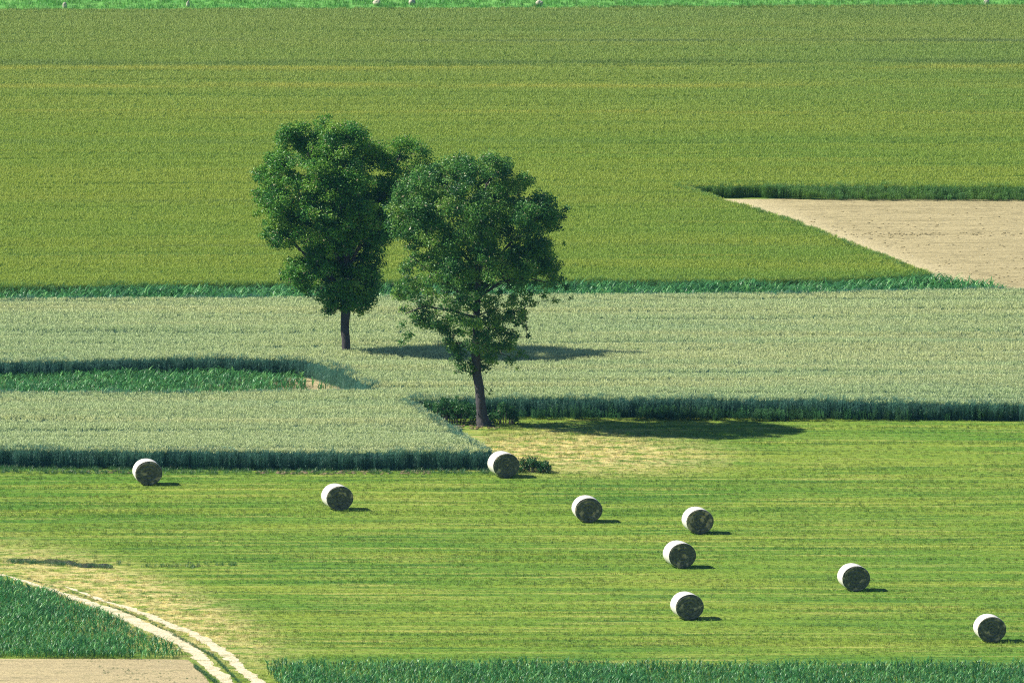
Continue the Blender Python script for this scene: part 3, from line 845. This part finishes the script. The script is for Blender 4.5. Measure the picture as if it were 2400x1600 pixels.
# ------------------------------------------------------------------ round bales
rng = np.random.default_rng(77); random.seed(5)
def M_wrap():
    s = NT('white bale net')
    tc = s.n('TexCoord').outputs['Object']
    w_ = s.n('TexWave'); w_.wave_type = 'BANDS'; w_.bands_direction = 'Y'; w_.inputs['Scale'].default_value = 7; w_.inputs['Distortion'].default_value = 1.5
    s.l(tc, w_.inputs['Vector'])
    c = s.mix(s.math('MULTIPLY', w_.outputs['Fac'], .18), (.80, .77, .68), (.58, .54, .44))
    return s.solid(c, .45, .4, w_.outputs['Fac'], .012)
def M_hay():
    s = NT('weathered hay')
    tc = s.n('TexCoord').outputs['Object']
    n_ = s.n('TexNoise'); n_.inputs['Scale'].default_value = 9; n_.inputs['Detail'].default_value = 5; s.l(tc, n_.inputs['Vector'])
    n2 = s.n('TexNoise'); n2.inputs['Scale'].default_value = 3.2; n2.inputs['Detail'].default_value = 3
    va = s.n('VectorMath', operation='ADD'); s.l(tc, va.inputs[0]); s.l(s.math('MULTIPLY', s.rnd(), 40.0), va.inputs[1]); s.l(va.outputs[0], n2.inputs['Vector'])
    c = s.mix(s.ramp(n_.outputs['Fac'], .3, .7), (.075, .08, .06), (.20, .19, .13))
    c = s.mix(s.math('MULTIPLY', s.ramp(n2.outputs['Fac'], .56, .66), .8), c, (.55, .44, .27))
    return s.solid(c, .9, .1, n_.outputs['Fac'], .03)
m_wrap, m_hay = M_wrap(), M_hay()
RB, LB = .635, 1.22
def make_bale(sd_):
    root = bpy.data.objects.new('round_bale', None); C.objects.link(root)
    # wrap: open tube, slightly barrelled, with its ends folded a hand's width over the faces; flattened where it sits
    n = 72; ys = [-.475, -.46, -.4, -.25, 0, .25, .4, .46, .475]; rr = [.99, 1.0, 1.004, 1.006, 1.01, 1.006, 1.004, 1.0, .99]
    m = MB(); vv = []
    for yv, q in zip(ys, rr):
        for k in range(n):
            t = 2 * math.pi * k / n
            r = RB * q * (1 + .006 * math.sin(5 * t + yv * 9))
            vv.append((r * math.cos(t), yv * LB, max(RB + r * math.sin(t), 0.0)))
    m.add(vv, [(i * n + k, i * n + (k + 1) % n, (i + 1) * n + (k + 1) % n, (i + 1) * n + k) for i in range(len(ys) - 1) for k in range(n)])
    m.obj('net_wrap', [m_wrap], root, True)
    for sgn in (-1, 1):
        h = MB(); rings = 22; n2 = 64; vv = [(0, sgn * LB * .49, RB)]
        for i in range(1, rings + 1):
            u = i / rings
            for k in range(n2):
                t = 2 * math.pi * k / n2
                spiral = math.sin(2 * math.pi * (u * (3.2 + sd_ * .5) - t / (2 * math.pi) + sd_ * .37))
                z = LB * .5 - .01 + .035 * spiral * (1 - u) ** .3 - .05 * (1 - u) ** 2 + .014 * mnoise.noise(Vector((math.cos(t) * u * 7, math.sin(t) * u * 7, sgn * 3 + sd_ * 11)))
                if u > .95: z -= 1.1 * (u - .95)
                jag = 1 + (.016 * math.sin(23 * t) + .008 * math.sin(41 * t)) * (u > .93)
                r = RB * u * 1.004 * jag
                vv.append((r * math.cos(t), sgn * z, max(RB + r * math.sin(t), .0)))
        ff = [(0, 1 + k, 1 + (k + 1) % n2) for k in range(n2)]
        ff += [(1 + i * n2 + k, 1 + (i + 1) * n2 + k, 1 + (i + 1) * n2 + (k + 1) % n2, 1 + i * n2 + (k + 1) % n2) for i in range(rings - 1) for k in range(n2)]
        h.add(vv, ff)
        # loose straws sticking out of the face and over the rim
        for _ in range(150):
            t = random.uniform(0, 6.283); u = math.sqrt(random.random()); r = RB * u * .96
            p = Vector((r * math.cos(t), sgn * (LB * .5 - .02), max(RB + r * math.sin(t), .03)))
            d = Vector((random.uniform(-1, 1), sgn * random.uniform(.1, .6), random.uniform(-1, 1))).normalized()
            s_ = d.orthogonal().normalized() * .005
            e = p + d * random.uniform(.05, .13)
            e.z = max(e.z, .01)
            h.add([p - s_, p + s_, e], [(0, 1, 2)])
        o = h.obj('hay_face', [m_hay], root, True)
    return root
protos_b = [make_bale(q) for q in range(3)]
bales = [ # photo x of the near face centre, photo y of the ground contact, yaw, roll, label
    (349, 1138, 8, 20, 'round bale farthest left, against the front wheat edge'),
    (797, 1197, 13.5, 100, 'round bale second from the left, alone below the wheat edge'),
    (1187, 1120, 14, 200, 'round bale at the wheat corner with a small bush behind its right side'),
    (1380, 1225, 8, 310, 'round bale midway between the wheat corner and the column of three'),
    (1641, 1252, 11, 60, 'topmost round bale of the column of three right of centre'),
    (1600, 1332, 14, 150, 'middle round bale of the column of three right of centre'),
    (1617, 1453, 12.5, 240, 'lowest round bale of the column of three right of centre'),
    (2007, 1386, 11, 330, 'round bale standing alone between the column of three and the right edge'),
    (2325, 1506, 9, 45, 'round bale nearest the bottom right corner of the photo')]
for i, (x, y, yaw, roll, lab) in enumerate(bales):
    if i < 3: b = protos_b[i]
    else:
        src = protos_b[i % 3]; b = src.copy(); C.objects.link(b)
        for ch in list(src.children):
            c_ = ch.copy(); C.objects.link(c_); c_.parent = b
    X, Y = at(x, y)
    yw = R(yaw)
    # the given pixel is the foot of the near face: step back half a length
    b.location = (X - math.sin(yw) * LB / 2, Y + math.cos(yw) * LB / 2, 0.012)
    b.rotation_euler = (0, 0, yw + (math.pi if i in (2, 5, 7) else 0))
    b.scale = (1.07, 1, .955)
    tag(b, lab, 'hay bale', 'round bales on the meadow')

# ------------------------------------------------------------------ earth bank with shade put into its colour, clods, stones
def bank(name, pts, h, label, mat):
    m = MB(); vv = []
    P2 = []
    for i in range(len(pts) - 1):
        for j in range(14):
            t = j / 14; P2.append((pts[i][0] + (pts[i + 1][0] - pts[i][0]) * t, pts[i][1] + (pts[i + 1][1] - pts[i][1]) * t))
    P2.append(pts[-1]); n = len(P2)
    for i, (x, y) in enumerate(P2):
        X, Y = at(x, y); e = math.sin(math.pi * min(1, max(0, i / (n - 1)))) ** .5
        hh = h * e * (.55 + .9 * abs(mnoise.noise(Vector((X * 1.2, 3, 1)))) + .4 * mnoise.noise(Vector((X * 5, 1, 1))))
        hh *= min(1, max(.12, .75 + 2.2 * mnoise.noise(Vector((X * 1.7, 5, 2)))))
        j1 = mnoise.noise(Vector((X * 2, 8, 1))) * .35
        vv += [(X, Y + j1, -.03), (X, Y + .06 + j1, hh * .7), (X, Y + .25 + j1, hh), (X, Y + .8, hh * .6), (X, Y + 2.4, -.03)]
    m.add(vv, [(i * 5 + k, (i + 1) * 5 + k, (i + 1) * 5 + k + 1, i * 5 + k + 1) for i in range(n - 1) for k in range(4)])
    o = m.obj(name, [mat], smooth=True); return tag(o, label, 'bank', kind='structure')
s = NT('bank painted shade'); cc = s.mix(s.ramp(s.noise((1, 1, 6), 4, .7), .4, .6), (.035, .045, .035), (.06, .075, .035))  # near-black colour stands in for the shade on the step's face
m_bank_shade = s.solid(cc, .95, .05, s.noise((7, 7, 7), 4, .7), .08)
bank('earth_bank', [(14, 1316), (105, 1320), (158, 1323), (190, 1330), (265, 1331)], .17, 'short earth step with shade painted into its dark colour in the grass above the track at left', m_bank_shade)
verge('bank_grass', [(10, 1317, 270, 1332, .9), (20, 1318, 190, 1326, .7), (275, 1322, 312, 1324, .7), (330, 1328, 560, 1324, .6), (330, 1326, 470, 1330, .8), (30, 1320, 150, 1322, .3)], 13, longgrass_p,
      'dark tufts of long grass trailing right of the earth step', 'grass', .45, .95)

def clods(name, boxes, mat, label, cat, smin, smax):
    m = MB()
    for (x0, y0_, x1, y1_, n) in boxes:
        for _ in range(n):
            X, Y = at(random.uniform(x0, x1), random.uniform(y0_, y1_)); r = random.uniform(smin, smax)
            bm = bmesh.new(); bmesh.ops.create_icosphere(bm, subdivisions=1, radius=r)
            vv = [(v.co.x * 1.5 * random.uniform(.8, 1.2) + X, v.co.y * random.uniform(.8, 1.2) + Y, max(v.co.z * .7, -.01) + r * .1) for v in bm.verts]
            ff = [tuple(v.index for v in f.verts) for f in bm.faces]; bm.free(); m.add(vv, ff)
    o = m.obj(name, [mat]); return tag(o, label, cat, kind='stuff')
clods('soil_clods', [(600, 1104, 920, 1112, 90), (940, 1103, 1010, 1111, 60), (100, 1103, 330, 1110, 25), (1060, 996, 1170, 1006, 50)], m_brown, 'brown clods of earth at the foot of the front wheat edge', 'soil', .03, .10)
clods('field_clods', [(1950, 640, 2600, 700, 140), (1800, 520, 2200, 580, 90), (1990, 545, 2400, 553, 90), (2150, 600, 2600, 660, 120), (1900, 480, 2600, 640, 130)], m_soil, 'pale clods scattered over the bare soil wedge', 'soil', .02, .07)

m_stone = NT('pale stone'); m_stone = m_stone.solid((.48, .45, .33), .8, .2, m_stone.noise((6, 6, 6), 3, .6), .03)
for i, (x, y, wd) in enumerate([(152, 20, 14), (441, 17, 11), (883, 14, 24), (966, 13, 22), (1264, 15, 22), (2312, 11, 18)]):
    X, Y = at(x, y); r = wd / pxm(y) / 2.6
    bm = bmesh.new(); bmesh.ops.create_icosphere(bm, subdivisions=3, radius=1)
    for v in bm.verts:
        v.co *= 1 + .22 * mnoise.noise(v.co * 1.3 + Vector((i * 7, 0, 0)))
        v.co.x *= r; v.co.y *= r * .8; v.co.z = v.co.z * .22 + .16
    me = bpy.data.meshes.new('boundary_stone'); bm.to_mesh(me); bm.free(); me.materials.append(m_stone)
    o = bpy.data.objects.new('boundary_stone', me); C.objects.link(o); o.location = (X, Y, 0)
    tag(o, ['small pale stone farthest left on the far field line', 'second pale stone from the left on the far field line', 'long pale stone left of the middle pair on the far field line',
            'long pale stone right of the middle pair on the far field line', 'pale stone just right of the centre on the far field line', 'pale stone near the right end of the far field line'][i],
        'stone', 'pale stones on the far field line')

# ------------------------------------------------------------------ the air between the hill and the fields
def haze():
    m = bpy.data.materials.new('haze'); m.use_nodes = True; t = m.node_tree; t.nodes.clear()
    o = t.nodes.new('ShaderNodeOutputMaterial'); v = t.nodes.new('ShaderNodeVolumePrincipled')
    v.inputs['Color'].default_value = (.22, .62, 1, 1); v.inputs['Density'].default_value = 1.8e-5; v.inputs['Anisotropy'].default_value = 0
    t.links.new(v.outputs[0], o.inputs['Volume'])
    b = MB(); X, Y0, Y1, Z0, Z1 = 7000, -3500, 7000, -2, 140
    b.add([(x, y, z) for x in (-X, X) for y in (Y0, Y1) for z in (Z0, Z1)],
          [(0, 1, 3, 2), (4, 6, 7, 5), (0, 4, 5, 1), (2, 3, 7, 6), (0, 2, 6, 4), (1, 5, 7, 3)])
    return tag(b.obj('haze', [m]), 'thin bluish air over the whole valley', 'haze', kind='stuff')
haze()
